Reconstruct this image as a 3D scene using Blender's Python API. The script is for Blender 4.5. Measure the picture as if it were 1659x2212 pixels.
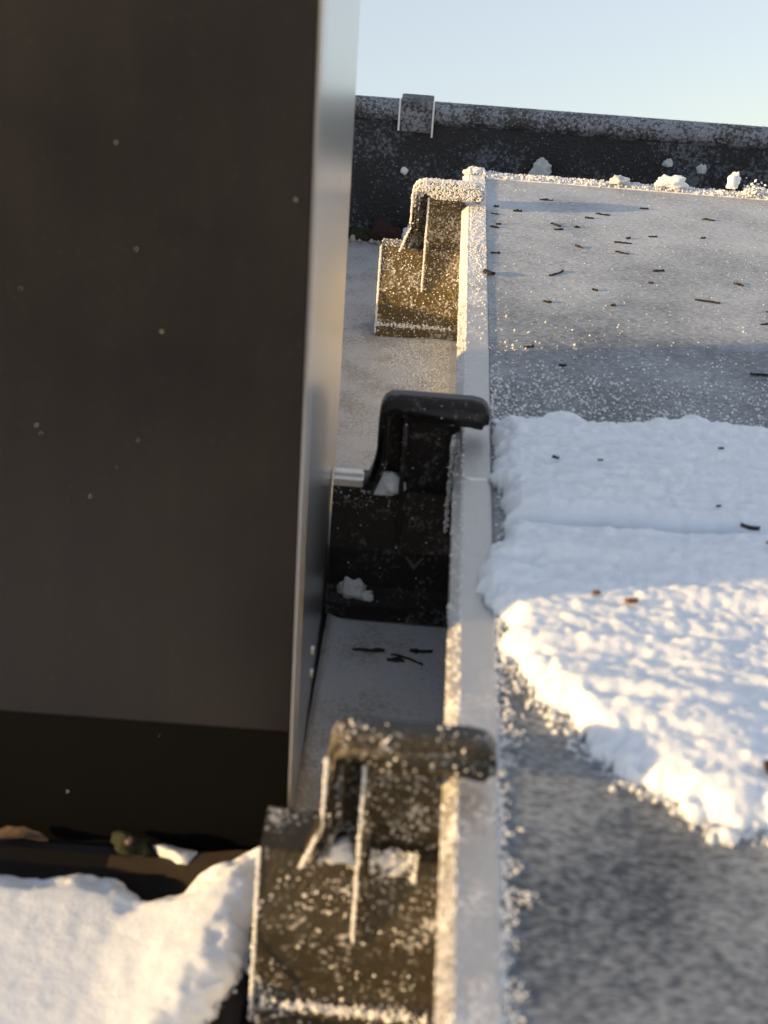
import bpy, bmesh, math, random
import numpy as np
from mathutils import Matrix, Vector

random.seed(7)
rng = np.random.default_rng(7)
for o in list(bpy.data.objects):
    bpy.data.objects.remove(o)
scene = bpy.context.scene
C = scene.collection

# ------------------------------------------------------------------ camera, light, exposure
SLOPE = math.radians(18.0)
SIDE = math.radians(14.0)
ROOF_H = 3.6
M_ROOF = Matrix.Translation((0, 0, ROOF_H)) @ Matrix.Rotation(SIDE, 4, 'Y') @ Matrix.Rotation(SLOPE, 4, 'X')   # roof frame: x along ridge, y up the slope, z off the roof
CAM_H = 0.3757
rot = Matrix(((0.9963021, -0.08303678, 0.02206842),
              (0.05809955, 0.46188416, -0.88503529),
              (0.06329743, 0.88304468, 0.46500056)))
cam_d = bpy.data.cameras.new('camera')
cam = bpy.data.objects.new('camera', cam_d)
C.objects.link(cam)
cam.matrix_world = M_ROOF @ Matrix.Translation((0, 0, CAM_H)) @ rot.to_4x4()
cam_d.sensor_width = 36.0
cam_d.lens = 36.0 * 3039 / 2212
cam_d.clip_start = 0.01
cam_d.clip_end = 6000
cam_d.dof.use_dof = True
cam_d.dof.focus_distance = 1.0
cam_d.dof.aperture_fstop = 15.0
scene.camera = cam

AZ, EL = math.radians(17.0), math.radians(8.0)       # in the roof frame
s_roof = Vector((-math.cos(EL) * math.cos(AZ), -math.cos(EL) * math.sin(AZ), math.sin(EL)))
s_dir = (M_ROOF.to_3x3() @ s_roof).normalized()
world = bpy.data.worlds.new('World')
scene.world = world
world.use_nodes = True
wn = world.node_tree
wn.nodes.clear()
sky = wn.nodes.new('ShaderNodeTexSky')
sky.sky_type = 'NISHITA'
sky.sun_disc = False
sky.sun_elevation = math.asin(s_dir.z)
sky.sun_rotation = math.atan2(s_dir.x, s_dir.y)
sky.air_density = 1.0
sky.dust_density = 0.3
sky.ozone_density = 2.0
bg = wn.nodes.new('ShaderNodeBackground')
bg.inputs['Strength'].default_value = 0.15
wo = wn.nodes.new('ShaderNodeOutputWorld')
veil = wn.nodes.new('ShaderNodeMix')                  # thin even winter haze over the whole sky
veil.data_type = 'RGBA'
veil.inputs[0].default_value = 0.80
veil.inputs[7].default_value = (1.34, 1.32, 1.33, 1)
wn.links.new(sky.outputs[0], veil.inputs[6])
wn.links.new(veil.outputs[2], bg.inputs[0])
wn.links.new(bg.outputs[0], wo.inputs[0])

sun_d = bpy.data.lights.new('sun', 'SUN')
sun_d.energy = 3.4
sun_d.angle = math.radians(1.0)
sun_d.color = (1.0, 0.62, 0.24)
sun = bpy.data.objects.new('sun', sun_d)
C.objects.link(sun)
sun.rotation_euler = s_dir.to_track_quat('Z', 'Y').to_euler()
sun.location = (0, 0, 12)

vs = scene.view_settings
vs.view_transform = 'Standard'
vs.look = 'None'
vs.gamma = 1.0
vs.exposure = 1.5
scene.render.engine = 'CYCLES'

# ------------------------------------------------------------------ numpy noise
_tab = rng.random((256, 256))
def vnoise(x, y, seed=0):
    x = np.asarray(x, float) + seed * 17.31; y = np.asarray(y, float) + seed * 9.77
    xi = np.floor(x).astype(int); yi = np.floor(y).astype(int)
    fx = x - xi; fy = y - yi
    fx = fx * fx * (3 - 2 * fx); fy = fy * fy * (3 - 2 * fy)
    a = _tab[xi & 255, yi & 255]; b = _tab[(xi + 1) & 255, yi & 255]
    c = _tab[xi & 255, (yi + 1) & 255]; d = _tab[(xi + 1) & 255, (yi + 1) & 255]
    return (a * (1 - fx) + b * fx) * (1 - fy) + (c * (1 - fx) + d * fx) * fy
def fbm(x, y, oct=4, seed=0):
    s = 0; a = .5; n = 0
    for i in range(oct):
        s = s + a * vnoise(x * 2 ** i, y * 2 ** i, seed + i * 3); n += a; a *= .5
    return s / n

# ------------------------------------------------------------------ materials
def new_mat(name):
    m = bpy.data.materials.new(name)
    m.use_nodes = True
    nt = m.node_tree
    p = nt.nodes['Principled BSDF']
    return m, nt, p
def N(nt, t, **kw):
    n = nt.nodes.new(t)
    for k, v in kw.items():
        setattr(n, k, v)
    return n
def coords(nt, scale=(1, 1, 1)):
    tc = N(nt, 'ShaderNodeTexCoord')
    mp = N(nt, 'ShaderNodeMapping')
    mp.inputs['Scale'].default_value = scale
    nt.links.new(tc.outputs['Object'], mp.inputs['Vector'])
    return tc, mp
def noise(nt, vec, scale, detail=4, rough=.6):
    n = N(nt, 'ShaderNodeTexNoise')
    n.inputs['Scale'].default_value = scale
    n.inputs['Detail'].default_value = detail
    n.inputs['Roughness'].default_value = rough
    nt.links.new(vec, n.inputs['Vector'])
    return n.outputs['Fac']
def ramp(nt, fac, stops):
    r = N(nt, 'ShaderNodeValToRGB')
    e = r.color_ramp.elements
    while len(e) < len(stops):
        e.new(.5)
    for i, (p, c) in enumerate(stops):
        e[i].position = p
        e[i].color = (c, c, c, 1) if not isinstance(c, tuple) else (*c, 1)
    nt.links.new(fac, r.inputs['Fac'])
    return r.outputs['Color']
def math_n(nt, op, a, b=None, clamp=False):
    n = N(nt, 'ShaderNodeMath', operation=op)
    n.use_clamp = clamp
    for i, v in enumerate((a, b)):
        if v is None:
            continue
        if isinstance(v, (int, float)):
            n.inputs[i].default_value = v
        else:
            nt.links.new(v, n.inputs[i])
    return n.outputs[0]
def mixc(nt, fac, a, b):
    n = N(nt, 'ShaderNodeMix', data_type='RGBA')
    ins = [n.inputs[0], n.inputs[6], n.inputs[7]]
    for s, v in zip(ins, (fac, a, b)):
        if isinstance(v, (int, float)):
            s.default_value = v
        elif isinstance(v, tuple):
            s.default_value = (*v, 1)
        else:
            nt.links.new(v, s)
    return n.outputs[2]
def bump(nt, h, strength, dist, p):
    b = N(nt, 'ShaderNodeBump')
    b.inputs['Strength'].default_value = strength
    b.inputs['Distance'].default_value = dist
    nt.links.new(h, b.inputs['Height'])
    nt.links.new(b.outputs[0], p.inputs['Normal'])
def setv(p, **kw):
    for k, v in kw.items():
        p.inputs[k].default_value = v

FROST = (.74, .77, .82)
def frosted(name, base, base2, rough, metal, scale, lo, hi, patch=40, patch_lo=.3, patch_hi=.7, stretch=(1, 1, 1),
            amount=1.0, bstr=.6, bdist=.0006, coat=0.0, y_stops=None, spec=.5, frost=FROST):
    """base colour with slight variation, rime grains on top; y_stops: rime coverage up the slope (dirt and frost of their own)"""
    m, nt, p = new_mat(name)
    tc, mp = coords(nt, stretch)
    fine = noise(nt, mp.outputs[0], scale, 3, .65)
    big = noise(nt, tc.outputs['Object'], patch, 3, .5)
    var = noise(nt, tc.outputs['Object'], patch * 3.1, 4, .6)
    cov = ramp(nt, big, [(patch_lo, 0.0), (patch_hi, 1.0)])
    off = math_n(nt, 'MULTIPLY', math_n(nt, 'SUBTRACT', cov, .5), .30)
    g = math_n(nt, 'ADD', fine, off)
    if y_stops:
        sx = N(nt, 'ShaderNodeSeparateXYZ')
        nt.links.new(tc.outputs['Object'], sx.inputs[0])
        wob = math_n(nt, 'MULTIPLY', math_n(nt, 'SUBTRACT', var, .5), .10)
        yy = math_n(nt, 'ADD', math_n(nt, 'DIVIDE', sx.outputs[1], 1.25), wob)
        yr = ramp(nt, yy, y_stops)
        g = math_n(nt, 'ADD', g, math_n(nt, 'MULTIPLY', math_n(nt, 'SUBTRACT', yr, .5), .5))
    mask = ramp(nt, g, [(lo, 0.0), (hi, 1.0)])
    mask = math_n(nt, 'MULTIPLY', mask, amount)
    b = mixc(nt, var, base, base2)
    nt.links.new(mixc(nt, mask, b, frost), p.inputs['Base Color'])
    nt.links.new(math_n(nt, 'ADD', math_n(nt, 'MULTIPLY', mask, .85 - rough), rough, True), p.inputs['Roughness'])
    if metal:
        nt.links.new(math_n(nt, 'MULTIPLY', math_n(nt, 'SUBTRACT', 1.0, mask), metal), p.inputs['Metallic'])
    p.inputs['Specular IOR Level'].default_value = spec
    bump(nt, g, bstr, bdist, p)
    return m

def plain(name, base, rough, metal=0.0, var=.25, vs_=60, bstr=.15, bd=.0004, spec=.5, sss=0.0):
    m, nt, p = new_mat(name)
    tc, mp = coords(nt)
    n = noise(nt, mp.outputs[0], vs_, 5, .6)
    lo = tuple(c * (1 - var) for c in base); hi = tuple(min(1, c * (1 + var)) for c in base)
    nt.links.new(mixc(nt, n, lo, hi), p.inputs['Base Color'])
    setv(p, Roughness=rough, Metallic=metal)
    p.inputs['Specular IOR Level'].default_value = spec
    f = noise(nt, mp.outputs[0], vs_ * 8, 3, .6)
    bump(nt, f, bstr, bd, p)
    if sss:
        p.inputs['Subsurface Weight'].default_value = sss
        p.inputs['Subsurface Radius'].default_value = (.006, .005, .0045)
        p.inputs['Subsurface Scale'].default_value = 1.0
    return m

def snow_mat():
    m, nt, p = new_mat('snow')
    tc, mp = coords(nt)
    n1 = noise(nt, mp.outputs[0], 900, 3, .7)
    n2 = noise(nt, mp.outputs[0], 260, 4, .6)
    nt.links.new(mixc(nt, n2, (.68, .76, .88), (.80, .86, .95)), p.inputs['Base Color'])
    setv(p, Roughness=.75)
    p.inputs['Subsurface Weight'].default_value = .8
    p.inputs['Subsurface Radius'].default_value = (.005, .0045, .004)
    p.inputs['Subsurface Scale'].default_value = 1.0
    bump(nt, math_n(nt, 'ADD', n1, n2), .6, .0008, p)
    return m

MAT = dict(
    snow=snow_mat(),
    ice=plain('ice', (.50, .55, .60), .45, var=.12, vs_=300, bstr=.4, sss=.3),
    rime=plain('rime', (.80, .83, .87), .55, var=.08, vs_=500, bstr=.2, sss=.2),
    plastic_sunlit_rimed=frosted('plastic_sunlit_rimed', (.011, .010, .0075), (.040, .033, .017), .42, 0, 560, .58, .70, patch=60, amount=.55, bstr=.9, bdist=.0012),  # rimed clip plastic, base browned to carry the sunlight
    plastic_sunlit_dense=frosted('plastic_sunlit_dense', (.045, .033, .011), (.12, .090, .030), .45, 0, 480, .52, .68, patch=45, amount=.50, bstr=.9, bdist=.0014),  # thicker rime; base browner still, warm sun put into the colour
    plastic=frosted('plastic', (.010, .010, .011), (.018, .017, .018), .36, 0, 420, .56, .80, patch=60, amount=.16, bstr=.35, bdist=.0005, spec=.25),  # same clip plastic, darker and duller with the shade painted in
    frame=frosted('frame', (.50, .50, .49), (.62, .61, .60), .38, .75, 620, .46, .66, patch=50, amount=.85, bstr=.5, bdist=.0008,
                  y_stops=[(.0, .42), (.30, .40), (.36, .12), (.56, .10), (.66, .70), (1.0, .95)]),
    glass=frosted('panel_glass', (.020, .028, .042), (.038, .048, .064), .28, 0, 300, .28, .84, patch=18, patch_lo=.25, patch_hi=.75,
                  stretch=(1.0, 2.6, 1.0), amount=.80, bstr=.5, bdist=.0008, frost=(.58, .645, .71),
                  y_stops=[(.0, .34), (.33, .36), (.50, .28), (.57, .36), (.64, .74), (.80, .98), (1.0, .96)]),
    flashing=frosted('flashing', (.42, .42, .42), (.55, .55, .54), .45, .0, 520, .40, .66, patch=34, amount=.95, bstr=.6, bdist=.0010, frost=(.76, .81, .88),
                     y_stops=[(.0, .20), (.34, .22), (.41, .80), (.46, .92), (.60, .74), (1.0, .70)]),
    aluminium=plain('aluminium', (.60, .62, .645), .28, 1.0, var=.06, vs_=90, bstr=.05),
    bare_metal=plain('bare_metal', (.78, .77, .74), .42, .7, var=.10, vs_=200, bstr=.2),
    cladding=None,
    shade_black=plain('shade_black', (.0020, .0023, .0030), .85, var=.3, vs_=60, bstr=.3, spec=.08),  # near-black: shade low on the upstand front, put into the colour
    membrane=plain('membrane', (.022, .022, .025), .65, var=.4, vs_=40, bstr=.5, bd=.001),
    brown_sheet=plain('brown_sheet', (.022, .018, .017), .6, var=.3, vs_=50, bstr=.3),
    ridge=frosted('ridge_rimed', (.008, .0105, .016), (.014, .017, .024), .5, 0, 360, .50, .66, patch=16, patch_lo=.35, patch_hi=.7, amount=.24, frost=(.50, .60, .75), bstr=.9, bdist=.0018),
    ridge_cap=frosted('ridge_cap_rimed', (.025, .027, .032), (.045, .046, .050), .5, 0, 330, .44, .62, patch=30, frost=(.52, .60, .72), amount=.40, bstr=.9, bdist=.0018),
    seed=plain('plant_bit', (.012, .009, .008), .7, var=.4, vs_=400, bstr=.5),
    leaf=plain('dead_leaf', (.16, .065, .022), .6, var=.35, vs_=300, bstr=.4),
    straw=plain('straw_leaf', (.20, .14, .095), .6, var=.3, vs_=300, bstr=.4),
    moss=plain('moss', (.035, .045, .018), .9, var=.5, vs_=400, bstr=1, bd=.002),
    moss_brown=plain('moss_brown', (.060, .026, .022), .9, var=.5, vs_=400, bstr=1, bd=.002),
    stone=plain('stone', (.36, .34, .31), .8, var=.3, vs_=200, bstr=.5, bd=.001),
    wall=plain('render_wall', (.55, .52, .47), .85, var=.1, vs_=4, bstr=.3, bd=.004),
    timber=plain('fascia', (.10, .07, .05), .7, var=.3, vs_=8, bstr=.3, bd=.003),
    field=plain('snow_field', (.74, .76, .79), .85, var=.08, vs_=.08, bstr=.6, bd=.15),
    bark=plain('bark', (.05, .04, .03), .9, var=.3, vs_=20, bstr=.6, bd=.01),
)

def cladding_mat():
    m, nt, p = new_mat('cladding')
    tc, mp = coords(nt, (38, 38, 5))
    streak = noise(nt, mp.outputs[0], 1.6, 5, .65)
    cloud = noise(nt, tc.outputs['Object'], 14, 5, .6)
    dust = ramp(nt, noise(nt, tc.outputs['Object'], 760, 2, .5), [(.66, 0.0), (.76, 1.0)])
    c = mixc(nt, cloud, (.0064, .0074, .0105), (.0125, .0128, .0160))
    c = mixc(nt, math_n(nt, 'MULTIPLY', ramp(nt, streak, [(.42, 0.0), (.75, 1.0)]), .20), c, (.024, .022, .022))
    c = mixc(nt, math_n(nt, 'MULTIPLY', dust, .22), c, (.10, .10, .11))
    nt.links.new(c, p.inputs['Base Color'])
    nt.links.new(math_n(nt, 'ADD', math_n(nt, 'MULTIPLY', cloud, .35), .22), p.inputs['Roughness'])
    p.inputs['Specular IOR Level'].default_value = .30
    bump(nt, streak, .06, .001, p)
    return m
MAT['cladding'] = cladding_mat()

# ------------------------------------------------------------------ object helpers
def link(name, me, mat, parent=None, kind=None):
    o = bpy.data.objects.new(name, me)
    C.objects.link(o)
    if mat is not None and len(me.materials) == 0:
        me.materials.append(MAT[mat] if isinstance(mat, str) else mat)
    if parent is not None:
        o.parent = parent
    if kind:
        o['kind'] = kind
    return o
def place(o, loc=(0, 0, 0), rz=0.0):
    o.matrix_world = M_ROOF @ Matrix.Translation(loc) @ Matrix.Rotation(rz, 4, 'Z')
    return o
def tag(o, label, cat, group=None):
    o['label'] = label; o['category'] = cat
    if group:
        o['group'] = group
    return o
def empty(name, label, cat, loc=(0, 0, 0), rz=0.0, group=None, on_roof=True):
    o = bpy.data.objects.new(name, None)
    o.empty_display_size = .02
    C.objects.link(o)
    if on_roof:
        place(o, loc, rz)
    else:
        o.location = loc
    return tag(o, label, cat, group)
def bm_mesh(bm, name, smooth=False):
    bmesh.ops.recalc_face_normals(bm, faces=bm.faces)
    me = bpy.data.meshes.new(name)
    bm.to_mesh(me); bm.free()
    if smooth:
        for p in me.polygons:
            p.use_smooth = True
    return me
def prism_bm(poly, a, b, axis='Y', bev=0.0, seg=2, limit=25):
    """poly: outline; axis Y -> poly is (x,z), axis X -> poly is (y,z), axis Z -> poly is (x,y)"""
    bm = bmesh.new()
    def P(u, v, w):
        return {'Y': (u, w, v), 'X': (w, u, v), 'Z': (u, v, w)}[axis]
    va = [bm.verts.new(P(u, v, a)) for u, v in poly]
    vb = [bm.verts.new(P(u, v, b)) for u, v in poly]
    n = len(poly)
    bm.faces.new(va); bm.faces.new(vb[::-1])
    for i in range(n):
        bm.faces.new((va[i], vb[i], vb[(i + 1) % n], va[(i + 1) % n]))
    bmesh.ops.recalc_face_normals(bm, faces=bm.faces)
    if bev:
        es = [e for e in bm.edges if len(e.link_faces) == 2 and e.calc_face_angle(0) > math.radians(limit)]
        bmesh.ops.bevel(bm, geom=es, offset=bev, segments=seg, affect='EDGES', clamp_overlap=True)
    return bm
def prism(name, poly, a, b, mat, parent=None, axis='Y', bev=0.0, seg=2, limit=25, smooth=False):
    return link(name, bm_mesh(prism_bm(poly, a, b, axis, bev, seg, limit), name, smooth), mat, parent)
def box(name, x0, x1, y0, y1, z0, z1, mat, parent=None, bev=0.0):
    return prism(name, [(x0, y0), (x1, y0), (x1, y1), (x0, y1)], z0, z1, mat, parent, 'Z', bev)
def lump_mesh(name, size, seed, sub=3, rough=.25, flat=0.0):
    bm = bmesh.new()
    bmesh.ops.create_icosphere(bm, subdivisions=sub, radius=1)
    from mathutils import noise as mn
    for v in bm.verts:
        c = v.co.copy()
        k = 1 + rough * (mn.noise(c * 1.3 + Vector((seed, 0, 0))) * 1.4 + mn.noise(c * 3.1 + Vector((0, seed, 0))) * .7 + mn.noise(c * 7 + Vector((0, 0, seed))) * .35)
        c *= k
        if flat and c.z < -flat:
            c.z = -flat
        v.co = Vector((c.x * size[0], c.y * size[1], c.z * size[2]))
    return bm_mesh(bm, name, True)
_OV = np.array([(1, 0, 0), (-1, 0, 0), (0, 1, 0), (0, -1, 0), (0, 0, 1), (0, 0, -1)], float)
_OF = np.array([(0, 2, 4), (2, 1, 4), (1, 3, 4), (3, 0, 4), (2, 0, 5), (1, 2, 5), (3, 1, 5), (0, 3, 5)])
def grains(name, pts, size, mat, parent=None, jitter=.6):
    """many tiny rime crystals as one mesh"""
    pts = np.asarray(pts, float); n = len(pts)
    s = size * (1 - jitter + 2 * jitter * rng.random((n, 1)) ** 1.6)
    ax = s[:, None, :] * (0.6 + .8 * rng.random((n, 1, 3)))
    q = rng.normal(size=(n, 4)); q /= np.linalg.norm(q, axis=1)[:, None]
    w, x, y, z = q.T
    Rm = np.stack([np.stack([1 - 2 * (y * y + z * z), 2 * (x * y - z * w), 2 * (x * z + y * w)], -1),
                   np.stack([2 * (x * y + z * w), 1 - 2 * (x * x + z * z), 2 * (y * z - x * w)], -1),
                   np.stack([2 * (x * z - y * w), 2 * (y * z + x * w), 1 - 2 * (x * x + y * y)], -1)], 1)
    V = np.einsum('nij,nkj->nki', Rm, _OV[None] * ax) + pts[:, None, :]
    F = (_OF[None] + 6 * np.arange(n)[:, None, None]).reshape(-1, 3)
    me = bpy.data.meshes.new(name)
    me.from_pydata(V.reshape(-1, 3).tolist(), [], F.tolist())
    o = link(name, me, mat, parent, 'stuff')
    return o
def sample_mesh(objs, n, keep=None):
    """random points on the faces of meshes, in the parent's frame"""
    tri, area = [], []
    for o in objs:
        me = o.data; me.calc_loop_triangles()
        co = np.array([v.co[:] for v in me.vertices])
        for t in me.loop_triangles:
            p = co[list(t.vertices)]
            if keep and not keep(p.mean(0), np.array(t.normal)):
                continue
            tri.append(p); area.append(t.area)
    tri = np.array(tri); area = np.array(area)
    i = rng.choice(len(tri), n, p=area / area.sum())
    r1 = np.sqrt(rng.random((n, 1))); r2 = rng.random((n, 1))
    t = tri[i]
    return t[:, 0] * (1 - r1) + t[:, 1] * r1 * (1 - r2) + t[:, 2] * r1 * r2

# ------------------------------------------------------------------ ground and house
bm = bmesh.new()
bmesh.ops.create_grid(bm, x_segments=80, y_segments=80, size=2500)
for v in bm.verts:
    d = math.hypot(v.co.x, v.co.y)
    v.co.z = -0.02 + (0 if d < 60 else (fbm(v.co.x / 300, v.co.y / 300, 3, 5) - .5) * min(10, (d - 60) * .03))
g = link('ground', bm_mesh(bm, 'ground', True), 'field'); g['kind'] = 'structure'

house = empty('house', 'low house with a gently sloping dark membrane roof', 'house', (0, 0, 0), on_roof=False)
RX, RY0, RY1 = 3.4, -2.4, 1.45
def roof_slab(name, x0, x1, y0, y1, z0, z1, mat):
    bm = prism_bm([(x0, y0), (x1, y0), (x1, y1), (x0, y1)], z0, z1, 'Z')
    bm.transform(M_ROOF)
    return link(name, bm_mesh(bm, name), mat, house)
roof_slab('roof', -RX, RX, RY0, RY1, -.11, -.006, 'membrane')
roof_slab('fascia', -RX, RX, RY0 - .026, RY0 - .002, -.20, -.012, 'timber')
def wall_panel(a, b):
    A, B = M_ROOF @ Vector((*a, -.112)), M_ROOF @ Vector((*b, -.112))
    bm = bmesh.new()
    bm.faces.new([bm.verts.new(p) for p in (A, B, (B.x, B.y, -.02), (A.x, A.y, -.02))])
    bmesh.ops.solidify(bm, geom=bm.faces[:], thickness=.15)
    link('wall', bm_mesh(bm, 'wall'), 'wall', house)
cx, ca, cb = RX - .25, RY0 + .25, RY1 - .12
for a, b in (((-cx, ca), (cx, ca)), ((cx, ca), (cx, cb)), ((cx, cb), (-cx, cb)), ((-cx, cb), (-cx, ca))):
    wall_panel(a, b)

# ------------------------------------------------------------------ ridge upstand with its round cap
YW = 1.25
ridge = empty('ridge_upstand', 'low dark rimed upstand along the roof ridge with a round cap', 'parapet', (0, YW, 0))
box('face', -3.0, 3.0, 0.004, .03, -.004, .108, 'ridge', ridge)
def cap_poly(r, n=14):
    return [(r * math.cos(a) + .010, r * math.sin(a) * .92 + .1125) for a in [2 * math.pi * i / n for i in range(n)]]
for i, (xa, xb) in enumerate([(-3.0, -.028), (-.026, 3.0)]):
    prism('cap_roll', cap_poly(.0115 if i == 0 else .0112, 20), xa, xb, 'ridge_cap', ridge, 'X', smooth=False)
jc = prism('joint_cover', [(-.0035, .098), (-.0035, .1235), (.006, .1252), (.024, .1252), (.026, .098)], -.0415, -.0135, 'ridge_cap', ridge, 'X', bev=.0006)
for x in (-.0425, -.0130):
    box('cover_edge', x - .0008, x + .0008, -.0042, -.0024, .0945 if x > -.02 else .0985, .1255, 'rime', jc)
pts = np.column_stack([rng.uniform(-.12, .6, 5200), rng.uniform(-.0005, .004, 5200), rng.uniform(0, .108, 5200)])
pts = pts[(fbm(pts[:, 0] * 30, pts[:, 2] * 30, 3, 2) > .50)]
pts[:, 1] = .0035
grains('rime_grains', pts[::2], .00028, 'rime', ridge)
a = rng.uniform(math.radians(60), math.radians(200), 4200)
pts = np.column_stack([rng.uniform(-.12, .6, 4200), .0115 * np.cos(a) + .010, .0107 * np.sin(a) + .1125])
grains('rime_grains', pts[::2], .00030, 'rime', ridge)
o = link('rime_stone', lump_mesh('rime_stone', (.0032, .002, .0032), 4), 'rime', ridge); o.location = (-.035, .003, .062)

# ------------------------------------------------------------------ flashings between the things
def sheet_bm(fn, xs, ys):
    bm = bmesh.new()
    g = [[bm.verts.new((x, y, fn(x, y))) for x in xs] for y in ys]
    for j in range(len(ys) - 1):
        for i in range(len(xs) - 1):
            bm.faces.new((g[j][i], g[j][i + 1], g[j + 1][i + 1], g[j + 1][i]))
    return bm
XL = -.0425
fl = empty('roof_flashing', 'frosted grey sheet flashing in the gap beneath the row of plastic clips', 'flashing')
def gap_z(x, y):
    # left edge turned up, a shallow rounded swell beside it
    t = max(0, 1 - (x - (XL + .003)) / .012)
    return -.001 + .0035 * t * t
bm = sheet_bm(gap_z, np.linspace(XL + .003, .30, 60), np.linspace(-.6, .668, 60))
bmesh.ops.solidify(bm, geom=bm.faces[:], thickness=.001)
link('gap_sheet', bm_mesh(bm, 'gap_sheet', True), 'flashing', fl)
def back_z(x, y):
    s = math.exp(-((x - .002) / .018) ** 2) * math.exp(-((y - .80) / .16) ** 2)
    return .0012 + .007 * s
bm = sheet_bm(back_z, np.linspace(-1.2, 1.2, 260), np.linspace(.6695, 1.235, 60))
bmesh.ops.solidify(bm, geom=bm.faces[:], thickness=.001)
link('back_sheet', bm_mesh(bm, 'back_sheet', True), 'flashing', fl)
n = 9000
px = rng.uniform(-.040, .016, n); py = rng.uniform(.69, .99, n)
k = fbm(px * 60, py * 60, 3, 9) + np.clip((px + .034) * 14, -.2, .3) + rng.normal(0, .08, n) > .60
px, py = px[k], py[k]
grains('rime_grains', np.column_stack([px, py, [back_z(a, b) + .0002 for a, b in zip(px, py)]]), .00042, 'rime', fl)

# ------------------------------------------------------------------ tall clad upstand on the left
up = empty('clad_upstand', 'tall dark brown clad upstand with a bare aluminium end beside the clips', 'upstand', (-.0384, .426, 0), math.radians(1.2))
W, D, Ht = .14, .239, .62
box('core', -W + .004, -.004, .004, D - .002, -.004, Ht - .004, 'shade_black', up)
box('shade_strip', -W, -.0018, -.0012, .003, -.004, .0565, 'shade_black', up)  # flush dark strip painting the shade on the lower front face
box('front_panel', -W, -.0018, -.0010, .003, .0568, Ht, 'cladding', up)
sc = prism('end_cover', [(-.0012, -.0009), (-.0006, -.0011), (.0, -.0009), (.0, .012), (-.0004, .0124), (-.0004, .0136), (0, .0140), (0, D - .004), (-.001, D), (-.0036, D), (-.0036, .0036), (-.0012, .0034)],
           -.004, Ht + .002, 'aluminium', up, 'Z', bev=.0003)
box('top_cover', -W - .006, .003, -.006, D + .006, Ht + .0025, Ht + .005, 'aluminium', up, bev=.0006)
for z in (.020, .032):
    s = prism('fixing_screw', [(.0022 * math.cos(a), .0022 * math.sin(a) + z) for a in [i * math.pi / 4 for i in range(8)]], .0, .0011, 'bare_metal', up, 'X')
    s.location = (0, .092, 0)
sp = np.column_stack([rng.uniform(-.125, -.008, 12), np.full(12, -.0012), rng.uniform(.0, .33, 12)])
grains('rime_specks', sp, .00022, 'rime', up, .7)
for (dx, dz, s) in [(-.0610, .2715, .0008), (-.0060, .2580, .0009), (-.073, .1500, .0008), (-.086, .021, .0010)]:
    o = link('water_drop', lump_mesh('water_drop', (s * .28, s * .25, s * .38), dx * 90, 2), 'ice', up); o.location = (dx, -.0014, dz)

# ------------------------------------------------------------------ framed panel on the right
PX0, PX1, PY0, PY1, PT, PB = .0155, 1.05, -.58, 1.112, .100, .062
panel = empty('framed_panel', 'large flat framed panel under rime and a bank of snow', 'panel', (0, 0, 0))
prof = [(.0008, PT - .0066), (0, PT - .0048), (.0006, PT - .0032), (.0038, PT - .0004), (.0050, PT), (.0165, PT), (.0175, PT - .0010), (.0175, .0022), (.0140, .0022), (.0140, PT - .0066)]
fs = prism('frame_side', [(PX0 + x, z) for x, z in prof], PY0, PY1 - .0002, 'frame', panel, 'Y', bev=.0003)
prism('frame_side', [(PX1 - x, z) for x, z in prof], PY0, PY1 - .0002, 'frame', panel, 'Y', bev=.0003)
prof_e = [(0, PB + .0002), (0, PT - .0012), (.0012, PT - .0002), (.0110, PT - .0002), (.0118, PT - .0010), (.0118, PT - .0062), (.0032, PT - .0062), (.0032, PB + .0002)]
prism('frame_end', [(PY1 - y, z) for y, z in prof_e], PX0 + .018, PX1 - .018, 'frame', panel, 'X', bev=.0003)
prism('frame_end', [(PY0 + y, z) for y, z in prof_e], PX0 + .018, PX1 - .018, 'frame', panel, 'X', bev=.0003)
GZ = PT - .0009
box('glass_face', PX0 + .0176, PX1 - .0176, PY0 + .0114, PY1 - .0114, GZ - .0030, GZ, 'glass', panel)
jt = link('frame_joint', lump_mesh('frame_joint', (.0062, .0012, .0005), 3, 3, .4), 'rime', fs); jt.location = (PX0 + .0110, .563, PT + .0001)
for y in (-.4, .2, .9):
    box('support_rail', PX0 + .03, PX1 - .03, y - .02, y + .02, -.002, PB, 'bare_metal', panel)
# rime on the frame: fuzzy on its sunny edge and thick at the far end
n = 9000
yy = np.concatenate([rng.uniform(.68, PY1, 6200), rng.uniform(.1, .46, 1700), rng.uniform(.46, .66, 500)])
t = rng.random(len(yy))
pts = np.column_stack([PX0 + .0002 + .0046 * t, yy, PT - .0040 + .0040 * t + .0002])
g1 = grains('rime_grains', pts, .00045, 'rime', panel)
n = 5200
pts = np.column_stack([PX0 + .006 + rng.uniform(0, .011, n), PY1 - np.abs(rng.normal(0, .12, n)), np.full(n, PT + .0002)])
grains('rime_grains', pts, .00045, 'rime', panel)
n = 5000
px = rng.uniform(PX0, .5, n)
pts = np.column_stack([px, PY1 - rng.random(n) ** 2 * .012, PT + rng.random(n) * .0018 * (.5 + fbm(px * 90, px * 0, 3, 4))])
grains('rime_grains', pts, .0008, 'rime', panel)
pts = np.column_stack([PX0 + .004 + rng.random(420) * .013, PY1 - rng.random(420) * .009, PT + rng.random(420) ** 1.5 * .0045])
grains('rime_grains', pts, .0011, 'rime', panel)
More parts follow.
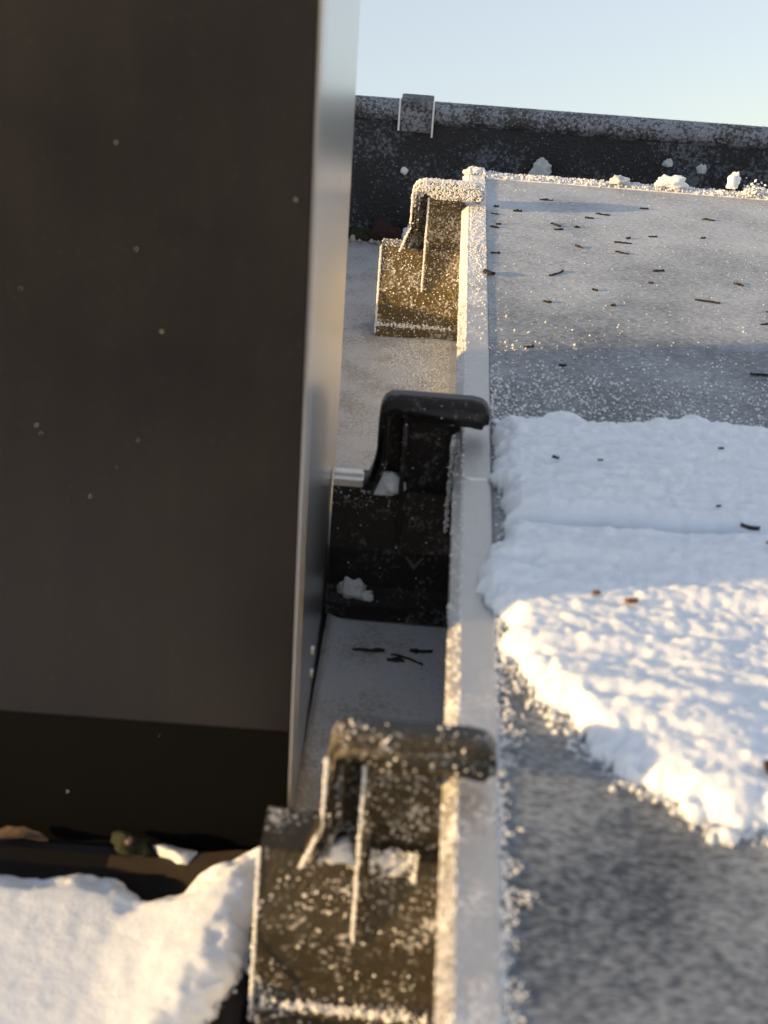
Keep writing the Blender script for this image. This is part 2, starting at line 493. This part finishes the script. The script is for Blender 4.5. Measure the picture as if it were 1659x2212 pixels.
# granular rime pellets on the glass above the snow bank, and along the frame
n = 5200
px = PX0 + .018 + rng.random(n) ** 1.3 * .34; py = .62 + np.abs(rng.normal(0, .055, n))
grains('rime_pellets', np.column_stack([px, py, np.full(n, GZ + .0002)]), .00058, 'rime', panel)
n = 5200
px = PX0 + .018 + rng.random(n) * .45; py = rng.uniform(.72, 1.09, n)
grains('rime_pellets', np.column_stack([px, py, np.full(n, GZ + .0001)])[::2], .00028, 'rime', panel)
n = 2600
px = PX0 + .0170 + rng.random(n) ** 2.2 * .012; py = rng.uniform(.25, .47, n)
k = fbm(py * 0, py * 260, 2, 8) + .6 * (1 - (px - PX0 - .017) / .012) > .85
grains('rime_pellets', np.column_stack([px, py, np.full(n, GZ + .0002)])[k], .0005, 'rime', panel)

# ------------------------------------------------------------------ snow banks (height fields with ragged edges)
def poly_dist(px, py, poly):
    d = np.full(px.shape, 1e9); inside = np.zeros(px.shape, bool)
    m = len(poly)
    for i in range(m):
        (ax, ay), (bx, by) = poly[i], poly[(i + 1) % m]
        vx, vy = bx - ax, by - ay
        t = np.clip(((px - ax) * vx + (py - ay) * vy) / (vx * vx + vy * vy), 0, 1)
        d = np.minimum(d, np.hypot(px - ax - t * vx, py - ay - t * vy))
        c = ((ay > py) != (by > py)) & (px < (bx - ax) * (py - ay) / (by - ay + 1e-12) + ax)
        inside ^= c
    return np.where(inside, d, -d)
def snow_bank(name, x0, x1, y0, y1, step, poly, base, height, edge, ragged=.006, seed=0, grain=.0010, crack=None, fray=.0027):
    xs = np.arange(x0, x1, step); ys = np.arange(y0, y1, step)
    X, Y = np.meshgrid(xs, ys)
    d = poly_dist(X, Y, poly) + (fbm(X * 90, Y * 90, 4, seed) - .5) * ragged * 2.4 + (vnoise(X * 420, Y * 420, seed + 2) - .5) * fray
    if crack is not None:
        d = np.minimum(d, crack(X, Y))
    prof = np.clip(d / edge, 0, 1) ** .5
    H = height(X, Y) * prof * (.85 + .3 * np.clip(d / edge, 0, 1) * 0)
    H = H + ((fbm(X * 520, Y * 520, 2, seed + 5) - .5) * grain + (fbm(X * 210, Y * 260, 2, seed + 8) - .5) * grain * 1.6) * prof
    Z = base(X, Y) + np.where(d > 0, np.maximum(H, .0002), -.0015)
    ok = d > -step * 1.2
    idx = -np.ones(X.shape, int); idx[ok] = np.arange(ok.sum())
    V = np.column_stack([X[ok], Y[ok], Z[ok]])
    a = idx[:-1, :-1]; b = idx[:-1, 1:]; c = idx[1:, 1:]; e = idx[1:, :-1]
    q = (a >= 0) & (b >= 0) & (c >= 0) & (e >= 0)
    F = np.column_stack([a[q], b[q], c[q], e[q]])
    me = bpy.data.meshes.new(name)
    me.from_pydata(V.tolist(), [], F.tolist())
    for p in me.polygons:
        p.use_smooth = True
    o = link(name, me, 'snow')
    place(o)
    return o
def h_right(X, Y):
    h = .0085 + .0045 * fbm(X * 16, Y * 26, 3, 21)
    h = h + .0062 * (fbm(X * 16, Y * 110, 3, 22) - .5)          # drifted ripples
    h = h + .0014 * (fbm(X * 90, Y * 240, 3, 27) - .5)
    h = h - .0035 * np.exp(-((Y - .52 - .02 * (X - .1)) / .004) ** 2) * (fbm(X * 22, Y * 4, 2, 25) > .47)
    h = h + .004 * np.exp(-(((X - .10) / .03) ** 2 + ((Y - .385) / .02) ** 2))
    return np.maximum(h, .001)
def crack_r(X, Y):
    yc = .523 + .012 * (X - .04) + .0035 * (fbm(X * 60, X * 0, 3, 61) - .5)
    w = .0034 * np.clip((fbm(X * 28, X * 0 + 3, 2, 63) - .36) * 5, -1, 1) * np.clip((.165 - X) * 40, -1, 1)
    return np.abs(Y - yc) - w
poly_r = [(.0345, .627), (.060, .632), (.10, .628), (.134, .643), (.150, .632), (.20, .640), (.32, .628), (.56, .64), (.56, .28), (.30, .295), (.20, .312),
          (.150, .325), (.114, .338), (.100, .334), (.086, .349), (.074, .356), (.062, .372), (.054, .386), (.044, .402), (.037, .420), (.0355, .445), (.0305, .460), (.0262, .474), (.0305, .487), (.0345, .50), (.0348, .56)]
o = snow_bank('snow_bank', .022, .50, .27, .655, .0011, poly_r, lambda X, Y: np.where(X < PX0 + .0172, PT, GZ) + 0 * X, h_right, .008, .006, 3, .0013, crack_r)
tag(o, 'rippled bank of snow lying across the framed panel, half in sunlight', 'snow')

# crumbs broken off along the ragged rim of the bank
pr = np.array(poly_r[-16:] + poly_r[:1]); seg = rng.integers(0, len(pr) - 1, 900); u = rng.random((900, 1))
cr = pr[seg] * (1 - u) + pr[seg + 1] * u + rng.normal(0, .0022, (900, 2))
cr = cr[cr[:, 0] > PX0 + .018]
c_o = grains('snow_crumbs', np.column_stack([cr, np.full(len(cr), GZ + .0004)]), .0009, 'snow', o, .8)
pr = np.array(poly_r[:7]); seg = rng.integers(0, len(pr) - 1, 900); u = rng.random((900, 1))
cr = pr[seg] * (1 - u) + pr[seg + 1] * u + rng.normal(0, .003, (900, 2))
grains('snow_crumbs', np.column_stack([cr, np.full(len(cr), GZ + .0004)]), .0008, 'snow', o, .8)

# brown rounded roof sheet left of the near clip, with snow on it
def roll_z(X, Y):
    t = np.clip((X + .098) / .052, 0, 1)
    return .0008 + .009 * t * t * (3 - 2 * t) + 0 * Y
xs = np.linspace(-.60, XL - .001, 90); ys = np.linspace(-.5, .412, 12)
bm = sheet_bm(lambda x, y: float(roll_z(np.array(x), np.array(y))), xs, ys)
bmesh.ops.solidify(bm, geom=bm.faces[:], thickness=.0008)
o = link('roof_sheet', bm_mesh(bm, 'roof_sheet', True), 'brown_sheet'); place(o)
tag(o, 'dark brown roof sheet curving up against the nearest clip, mostly under snow', 'roof sheet')
poly_l = [(-.58, .385), (-.30, .398), (-.20, .392), (-.146, .397), (-.128, .392), (-.112, .397), (-.098, .396), (-.086, .385), (-.076, .388), (-.066, .396), (-.054, .404), (-.0438, .411), (-.0438, .362), (-.0470, .352), (-.0520, .343), (-.054, .330), (-.060, .318), (-.064, .30), (-.070, .27), (-.08, .22), (-.09, .05), (-.58, .05)]
def h_left(X, Y):
    return .010 + .004 * fbm(X * 12, Y * 12, 2, 31) + .0007 * (fbm(X * 50, Y * 50, 3, 33) - .5) + .0006 * (fbm(X * 160, Y * 160, 3, 35) - .5)
o = snow_bank('snow_drift', -.50, -.043, .10, .43, .0012, poly_l, roll_z, h_left, .013, .005, 11, .00022, None, .0008)
cr = np.column_stack([np.interp(np.linspace(0, 1, 500), [0, .4, .7, 1], [-.0440, -.0520, -.0600, -.0700]), np.interp(np.linspace(0, 1, 500), [0, .4, .7, 1], [.362, .343, .318, .27])]) + rng.normal(0, .0022, (500, 2))
grains('snow_crumbs', np.column_stack([cr, roll_z(cr[:, 0], cr[:, 1]) + .0006]), .0009, 'snow', o, .8)
tag(o, 'smooth drift of snow in front of the dark clad upstand', 'snow')

# unseen snow added behind the upstand to keep the low sun off the flashing
poly_b = [(-.95, .70), (-.30, .69), (-.16, .70), (-.125, .74), (-.118, .85), (-.125, .95), (-.115, 1.08), (-.125, 1.2), (-.2, 1.225), (-.95, 1.225)]
o = snow_bank('snow_drift', -.93, -.10, .68, 1.235, .003, poly_b, lambda X, Y: .0012 + 0 * X, lambda X, Y: .040 + .010 * fbm(X * 9, Y * 9, 3, 71), .02, .008, 13, .0008, None, .001)
tag(o, 'deep unseen snow added behind the dark clad upstand to shade the flashing', 'snow')

# unseen vent box added in that snow to throw shade along the ridge upstand
v = empty('unseen_shade_vent', 'unseen box added in the snow behind the dark clad upstand to shade the ridge', 'shade caster', (-.36, 1.135, 0))
box('casing', -.06, .06, -.095, .100, -.004, .245, 'ridge', v, bev=.002)
prism('cap', [(-.075, .2452), (.075, .2452), (.060, .262), (-.060, .262)], -.110, .110, 'ridge_cap', v, 'Y', bev=.0015)
for k in range(5):
    z = .09 + .026 * k
    prism('louvre', [(-.0965, z), (-.108, z - .012), (-.108, z - .010), (-.0965, z + .002)], -.048, .048, 'ridge_cap', v, 'X')

# ------------------------------------------------------------------ the three plastic clips
hook = [(-.0272, .0662), (-.0206, .0835), (-.0206, .1060), (-.0203, .1115), (-.0186, .1150), (-.0160, .1171), (-.0120, .1178), (.0230, .1178), (.0275, .1168), (.0300, .1146), (.0312, .1112),
        (.0312, .1085), (.0302, .1060), (.0280, .1050), (.0250, .1052), (.0225, .1058), (-.0040, .1060), (-.0118, .1095), (-.0156, .1090), (-.0162, .0848), (-.0224, .0662)]
block = [(-.0055, -.0002), (-.0055, .0085), (.0018, .0115), (.0026, .0150), (.0026, .0355), (.0068, .0545), (.0088, .0662), (.0300, .0662), (.0300, -.0002)]
web = [(-.0222, .0660), (-.0160, .0850), (-.0160, .1090), (-.0118, .1094), (-.0040, .1062), (.0143, .1062), (.0225, .0925), (.0225, .0600), (-.0222, .0600)]
def make_clip(label, loc, mat):
    t = empty('panel_clip', label, 'clip', loc, group='plastic clips along the panel frame')
    parts = [prism('hook', hook, 0.0005, .0155, mat, t, 'Y', bev=.0026, seg=4, limit=35, smooth=True),
             prism('block', block, -.0410, .0235, mat, t, 'X', bev=.0005),
             prism('web', web, .0150, .0190, mat, t, 'Y', bev=.0003),
             prism('rib', [(.0030, .0345), (.0012, .0360), (.0040, .1060), (.0152, .1060), (.0152, .0600), (.0060, .0345)], -.0088, -.0066, mat, t, 'X', bev=.0003),
             prism('cheek', [(-.0163, .0848), (-.0163, .1088), (-.0150, .1088), (-.0150, .0844), (-.0210, .0664), (-.0225, .0664)], .0015, .0150, mat, t, 'Y')]
    for p in parts:
        if p.name.startswith('hook'):
            md = None
    return t, parts
near, near_p = make_clip('brown-black plastic clip sprinkled with separate ice grains, beside the snow drift', (0, .341, 0), 'plastic_sunlit_rimed')
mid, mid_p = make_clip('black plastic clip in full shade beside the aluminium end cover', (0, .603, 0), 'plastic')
far, far_p = make_clip('plastic clip furred all over with rime, nearest the ridge upstand', (0, 1.000, 0), 'plastic_sunlit_dense')
front = lambda c, nrm: nrm[1] < -.2 or nrm[2] > .3 or nrm[0] < -.5
pts = sample_mesh(near_p, 3000, front)
pts = pts[(fbm(pts[:, 0] * 70, pts[:, 2] * 70, 3, 41) > .45) & ~((pts[:, 2] < .034) & (pts[:, 2] > .014) & (pts[:, 0] > -.030) & (rng.random(len(pts)) < .85)) & ~((pts[:, 2] > .104) & (rng.random(len(pts)) < .35))]
grains('rime_grains', pts, .00042, 'rime', near, .75)
pts = sample_mesh(far_p, 9000, front)
grains('rime_grains', pts[rng.random(len(pts)) < .18 + .5 * (pts[:, 2] > .10) + .2 * (pts[:, 2] > .04)], .00050, 'rime', far)
pts = sample_mesh(far_p[:1], 5200, lambda c, n_: c[2] > .106 and (n_[2] > -.3))
grains('rime_grains', pts, .00055, 'rime', far)
pts = sample_mesh(mid_p, 130, front)
grains('rime_grains', pts, .00035, 'rime', mid, .7)
for par, c, sg, n, sz in ((near, (.0025, .0070, .0660), (.0042, .0010, .0030), 240, .00075), (near, (-.010, -.0035, .0095), (.016, .0008, .0012), 420, .0007),
                       (far, (-.013, -.0035, .0095), (.016, .0008, .0014), 420, .0007), (mid, (-.030, .0080, .0600), (.010, .0006, .0040), 160, .0003)):
    grains('rime_cluster', np.array(c) + np.clip(rng.normal(0, 1, (n, 3)), -1.7, 1.7) * np.array(sg), sz, 'rime', par)
# furred bright edges: rime crystals standing on the left edges of the near and far clip
for t, s, n in ((near, .00040, 900), (far, .00055, 1200)):
    u = rng.random(n)
    e = np.concatenate([np.column_stack([np.full(n, -.0412), np.interp(u, [0, .4, 1], [-.0055, .0026, .0085]), np.interp(u, [0, .4, 1], [.004, .034, .066])]),
                        np.column_stack([np.full(n, -.0089), .0014 + .0028 * u, .036 + .070 * u]),
                        np.column_stack([np.interp(u, [0, .45, 1], [-.0272, -.0206, -.0206]), np.full(n, .0010), np.interp(u, [0, .45, 1], [.0662, .0835, .110])])])
    e += rng.normal(0, .00022, e.shape)
    grains('rime_fur', e, s, 'rime', t)
# foot frost, snow lodged on the clips, metal plate and moulded marks on the shaded clip
for par, loc, size, sd, mt, nm in [
        (near, (-.0150, .0095, .0668), (.0052, .0034, .0046), 3, 'snow', 'snow_lump'), (near, (-.0205, .0100, .0655), (.0050, .0028, .0022), 9, 'snow', 'snow_lump'),
        (mid, (-.0142, .0100, .0690), (.0068, .0034, .0056), 8, 'snow', 'snow_lump'), (mid, (-.0180, .0085, .0660), (.0080, .0026, .0026), 4, 'snow', 'snow_lump'),
        (mid, (-.0285, .0005, .0135), (.0068, .0036, .0062), 12, 'ice', 'ice_crust'), (mid, (-.0225, .0002, .0100), (.0060, .0030, .0038), 17, 'ice', 'ice_crust')]:
    o = link(nm, lump_mesh(nm, size, sd, 4, .36, .6), mt, par); o.location = loc
prism('metal_plate', [(-.0408, .0664), (-.0408, .0702), (-.0265, .0702), (-.0265, .0664)], .0092, .0190, 'bare_metal', mid, 'Y', bev=.0003)
prism('metal_plate_fold', [(-.0408, .0703), (-.0408, .0716), (-.0270, .0716), (-.0270, .0703)], .0140, .0188, 'bare_metal', mid, 'Y', bev=.0002)
def text_part(txt, size, loc, tilt, par, mat):
    cu = bpy.data.curves.new('moulded_text', 'FONT')
    cu.body = txt; cu.size = size; cu.extrude = .00035
    to = bpy.data.objects.new('tmp', cu); C.objects.link(to)
    dg = bpy.context.evaluated_depsgraph_get()
    me = bpy.data.meshes.new_from_object(to.evaluated_get(dg))
    bpy.data.objects.remove(to)
    me.materials.clear()
    o = link('moulded_text', me, mat, par)
    o.location = loc; o.rotation_euler = (tilt, 0, 0)
    return o
slope_t = math.atan2(.0545 - .0355, .0068 - .0026)
MAT['plastic_mark'] = plain('plastic_mark', (.075, .078, .085), .5, var=.2, vs_=300)
text_part('f*50', .0062, (-.0355, .0066, .0565), math.atan2(.0117, .0020), mid_p[1], 'plastic_mark')
text_part('DAY', .0060, (-.0030, .0052, .0490), slope_t, mid_p[1], 'plastic_mark')
text_part('0', .0060, (.0010, .0148, .0685), math.pi / 2, mid_p[2], 'plastic_mark')
for s in (-1, 1):
    o = prism('moulded_mark', [(0, 0), (s * .0050, .0075), (s * .0036, .0072), (s * .0014, .0048), (0, .0026)], -.0004, 0, 'plastic_mark', mid_p[1], 'Y')
    o.location = (.0015, .0026, .0265)
# frost stuck in the joint between the shaded clip and the frame
n = 420
pts = np.column_stack([.0146 + rng.random(n) * .0016, rng.uniform(.003, .013, n), .048 + rng.random(n) * .050])
grains('rime_grains', pts, .0008, 'rime', mid)

# ------------------------------------------------------------------ loose bits lying about
def bit_mesh(name, L, Wd, Th, seed, bend=.3):
    r = random.Random(seed); bm = bmesh.new(); rings = []
    n = 5
    for i in range(n):
        t = i / (n - 1); w = Wd * (.35 + .65 * math.sin(math.pi * min(max(t, .08), .92))) * r.uniform(.75, 1.25)
        y = bend * L * (t - .5) ** 2 * 2 + r.uniform(-.08, .08) * L * .3
        rings.append([bm.verts.new(((t - .5) * L, y + w * math.cos(a), Th * (.5 + .5 * math.sin(a)) * r.uniform(.7, 1.1))) for a in [k * math.pi / 3 for k in range(6)]])
    for i in range(n - 1):
        for k in range(6):
            bm.faces.new((rings[i][k], rings[i][(k + 1) % 6], rings[i + 1][(k + 1) % 6], rings[i + 1][k]))
    bm.faces.new(rings[0][::-1]); bm.faces.new(rings[-1])
    return bm_mesh(bm, name, True)
KIND = {0: (.0100, .0015), 1: (.0066, .0013), 2: (.0042, .0014), 3: (.0128, .0011)}
def ragged_bit(k, seed):
    """a scrap of bark, stalk or seed: lengthwise rings with knots and a kink"""
    r = random.Random(seed); bm = bmesh.new(); rings = []; n = 8
    L, w0 = KIND[k]; L *= r.uniform(.8, 1.6); w0 *= r.uniform(.55, 1.35); y = 0; b = r.uniform(-.5, .5)
    for i in range(n):
        t = i / (n - 1); w = w0 * (.25 + .75 * math.sin(math.pi * min(max(t, .06), .94)) ** .6) * r.uniform(.5, 1.35)
        y += L / n * (b + r.uniform(-.35, .35)) * (1 if t > .4 else .3)
        th = .0013 * r.uniform(.5, 1.2)
        rings.append([bm.verts.new(((t - .5) * L, y + w * math.cos(a), th * (.45 + .55 * math.sin(a)) * r.uniform(.6, 1.2))) for a in [q * math.pi / 3 for q in range(6)]])
    for i in range(n - 1):
        for q in range(6):
            bm.faces.new((rings[i][q], rings[i][(q + 1) % 6], rings[i + 1][(q + 1) % 6], rings[i + 1][q]))
    bm.faces.new(rings[0][::-1]); bm.faces.new(rings[-1])
    return bm_mesh(bm, 'plant_fragment', False)
# (x, y) on the panel measured in the roof frame
FR = [(.0405, 1.020, 2), (.0392, 1.000, 2), (.0415, .975, 2), (.0385, .966, 2), (.0560, 1.012, 2), (.0785, 1.048, 1), (.0830, .985, 1), (.0840, .972, 1), (.0970, .982, 2),
      (.1080, 1.008, 1), (.1180, 1.020, 1), (.1510, 1.045, 2), (.1270, .952, 0), (.1320, .964, 2), (.1240, .928, 0), (.0960, .935, 2), (.1500, .973, 2), (.1860, .980, 2), (.1970, 1.030, 1),
      (.0385, .905, 2), (.0790, .870, 3), (.1000, .845, 2), (.1450, .895, 1), (.1370, .868, 2), (.1950, .880, 2), (.1680, .838, 0), (.0690, .815, 2), (.1090, .818, 2), (.2060, .828, 2), (.2140, .828, 2),
      (.2030, .806, 3), (.2120, .804, 1), (.2400, .862, 1), (.2500, .858, 1), (.2440, .782, 0), (.2200, .775, 1), (.2080, .770, 1), (.0550, .735, 1), (.0725, .712, 2), (.1800, .722, 3), (.2100, .719, 2),
      (.1880, .700, 2), (.2390, .700, 0), (.2420, .740, 2)]
BIT_G = 'dark plant fragments scattered on the rimed glass'
for i, (x, y, k) in enumerate(FR):
    o = link('plant_fragment', ragged_bit(k, 100 + i), 'seed')
    place(o, (x, y, GZ), random.uniform(-.6, .6))
    tag(o, ['long straight dark bark strip on the rimed panel', 'short curved dark stalk on the rimed panel', 'stubby dark seed crumb on the rimed panel', 'long bent dark twig piece on the rimed panel'][k], 'plant fragment',
        BIT_G + [': bark strips', ': curved stalks', ': seed crumbs', ': bent twigs'][k])
for i, (x, y) in enumerate([(.0020, .5690), (.0085, .5740), (-.0170, .5720), (-.0035, .5655)]):
    o = link('plant_fragment', ragged_bit(0 if i else 3, 300 + i), 'seed'); place(o, (x, y, -.0009), .1 * i - .1)
    tag(o, 'dark wet stalk scrap on the flashing at the foot of the shaded clip', 'plant fragment', 'stalk scraps on the flashing')
o = link('bark_flake', bit_mesh('bark_flake', .0085, .0030, .0025, 12, .4), 'seed'); place(o, (.0330, .858, PT), -.7)
tag(o, 'dark bark flake lying across the edge of the panel frame', 'bark flake')
# bits on the snow: dropped onto the snow surface
def snow_z(x, y):
    return GZ + float(h_right(np.array([[x]]), np.array([[y]]))[0, 0])
for (x, y, k, m, nm, lab) in [(.0700, .4560, 2, 'leaf', 'leaf_crumb', 'smaller of two brown leaf crumbs side by side on the sunlit snow'),
                              (.0830, .4535, 2, 'leaf', 'leaf_crumb', 'larger of two brown leaf crumbs side by side on the sunlit snow')]:
    o = link(nm, bit_mesh(nm, .0030 if k == 2 and x < .08 else .0048, .0012 if x < .08 else .0019, .0018, int(x * 999), 0), m); place(o, (x, y, snow_z(x, y) - .0004), .2)
    tag(o, lab, 'leaf crumb')
o = link('husk', bit_mesh('husk', .0080, .0019, .0020, 31, .2), 'seed'); place(o, (.1390, .5230, snow_z(.139, .523) - .0004), -.35)
tag(o, 'dark narrow seed husk on the shaded snow', 'seed husk')
for (x, y, s) in [(.0605, .572, .0022), (.0800, .569, .0016), (.1370, .592, .0018), (.1280, .5370, .0016), (.1420, .500, .0018), (.1450, .482, .0028)]:
    o = link('snow_crumb', bit_mesh('snow_crumb', s * 1.5, s * .5, s * .6, int(y * 1e4), 0), 'seed'); place(o, (x, y, snow_z(x, y) - .0003), random.uniform(-.6, .6))
    o.name = 'soil_speck'
    tag(o, 'tiny dark soil speck on the snow bank', 'soil speck', 'soil specks on the snow bank')
def leaf_mesh(name, L, Wd, seed):
    r = random.Random(seed); bm = bmesh.new(); rows = []
    for i in range(9):
        t = i / 8; w = Wd * math.sin(math.pi * (t * .92 + .05)) ** .8
        rows.append([bm.verts.new(((t - .5) * L, w * s, .35 * abs(s) * w + .12 * L * math.sin(t * 3) + r.uniform(-.02, .02) * L)) for s in (-1, -.5, 0, .5, 1)])
    for i in range(8):
        for k in range(4):
            bm.faces.new((rows[i][k], rows[i + 1][k], rows[i + 1][k + 1], rows[i][k + 1]))
    bmesh.ops.solidify(bm, geom=bm.faces[:], thickness=.0004)
    return bm_mesh(bm, name, True)
o = link('dead_leaf', leaf_mesh('dead_leaf', .0075, .0026, 3), 'leaf'); place(o, (.1165, .3560, snow_z(.1165, .356)), 1.2)
tag(o, 'curled rust brown leaf standing on the sunlit lower edge of the snow bank', 'leaf')
o = link('dead_leaf', leaf_mesh('dead_leaf', .0260, .0035, 8), 'straw'); place(o, (-.1440, .4150, .001), .1)
tag(o, 'pale straw coloured leaf at the foot of the dark upstand', 'leaf')
o = link('moss_clump', lump_mesh('moss_clump', (.0075, .0045, .0050), 21, 3, .5, .5), 'moss'); place(o, (-.0985, .4155, .0022))
tag(o, 'small green moss tuft at the foot of the dark upstand', 'moss')
o = link('pebble', lump_mesh('pebble', (.0021, .0018, .0018), 5, 2, .2), 'straw'); place(o, (-.0995, .4140, .0070))
tag(o, 'tan pebble caught on the green moss tuft', 'pebble')
o = link('ice_chunk', lump_mesh('ice_chunk', (.0085, .0040, .0034), 33, 3, .45, .6), 'ice'); place(o, (-.0790, .4125, .0022), -.4)
tag(o, 'clear grey ice chunk between the snow drift and the dark upstand', 'ice chunk')
# things lying at the foot of the ridge upstand
o = link('moss_clump', lump_mesh('moss_clump', (.0130, .0080, .0120), 44, 4, .35, .5), 'moss_brown'); place(o, (-.0490, 1.2370, .0060))
tag(o, 'round red brown moss clump against the ridge upstand', 'moss')
o = link('moss_clump', lump_mesh('moss_clump', (.0110, .0060, .0070), 46, 3, .5, .5), 'moss'); place(o, (-.0660, 1.2385, .0040))
tag(o, 'green moss pad beside the red brown clump at the ridge upstand', 'moss')
o = link('snow_clump', lump_mesh('snow_clump', (.0085, .0060, .0100), 51, 3, .3, .6), 'snow'); place(o, (-.0240, 1.2380, .0080))
tag(o, 'white snow lump behind the rime furred clip', 'snow lump')
for i, (x, z, s) in enumerate([(-.0760, .0060, .0030), (-.0590, .0040, .0026), (-.0530, .0030, .0026), (-.0470, .0030, .0020), (-.0450, .0040, .0024), (-.0510, .0025, .0018), (-.0700, .0030, .0018), (-.0400, .0025, .0018), (-.0360, .0025, .0022), (-.0560, .0025, .0016)]):
    o = link('pebble', lump_mesh('pebble', (s, s * .9, s * (1.5 if i == 0 else .9)), i * 3.3, 2, .2), 'stone'); place(o, (x, 1.2270 - .001 * i * (i % 3), .0016 + s * .6), i)
    tag(o, 'small pale pebble among the moss at the ridge upstand', 'pebble', 'pebbles at the foot of the ridge upstand')
for i, (x, y, z, sx, sz, m, lab) in enumerate([
        (.0850, 1.2440, .0730, .0090, .0130, 'ice', 'ragged ice flake stuck to the dark face of the ridge upstand'),
        (.1380, 1.1050, PT + .0045, .0085, .0048, 'ice', 'flat square ice slab on the far edge of the panel frame'),
        (.1780, 1.1050, PT + .0060, .0130, .0068, 'snow', 'broad white snow lump on the far edge of the panel frame'),
        (.2260, 1.1050, PT + .0095, .0055, .0100, 'snow', 'upright narrow snow lump on the far edge of the panel frame'),
        (.2250, 1.2440, .0850, .0050, .0065, 'ice', 'small ice flake on the ridge face above the upright snow lump'),
        (.1950, 1.2440, .0880, .0046, .0050, 'ice', 'pale ice crumb on the ridge face above the broad snow lump'),
        (.2700, 1.1050, PT + .0040, .0120, .0045, 'snow', 'low snow lump past the upright one on the panel frame')]):
    o = link('ice_flake' if m == 'ice' else 'snow_clump', lump_mesh('clump', (sx * .85, .0045 if i not in (0, 4, 5) else .0016, sz * .78), 60 + i * 7, 4, .42, .55), m); place(o, (x, y, z))
    tag(o, lab, 'ice' if m == 'ice' else 'snow lump')
pts = np.column_stack([.235 + np.abs(rng.normal(0, .012, 260)), 1.105 + rng.normal(0, .003, 260), PT + .001 + np.abs(rng.normal(0, .004, 260))])
grains('rime_grains', pts, .0012, 'rime', panel)
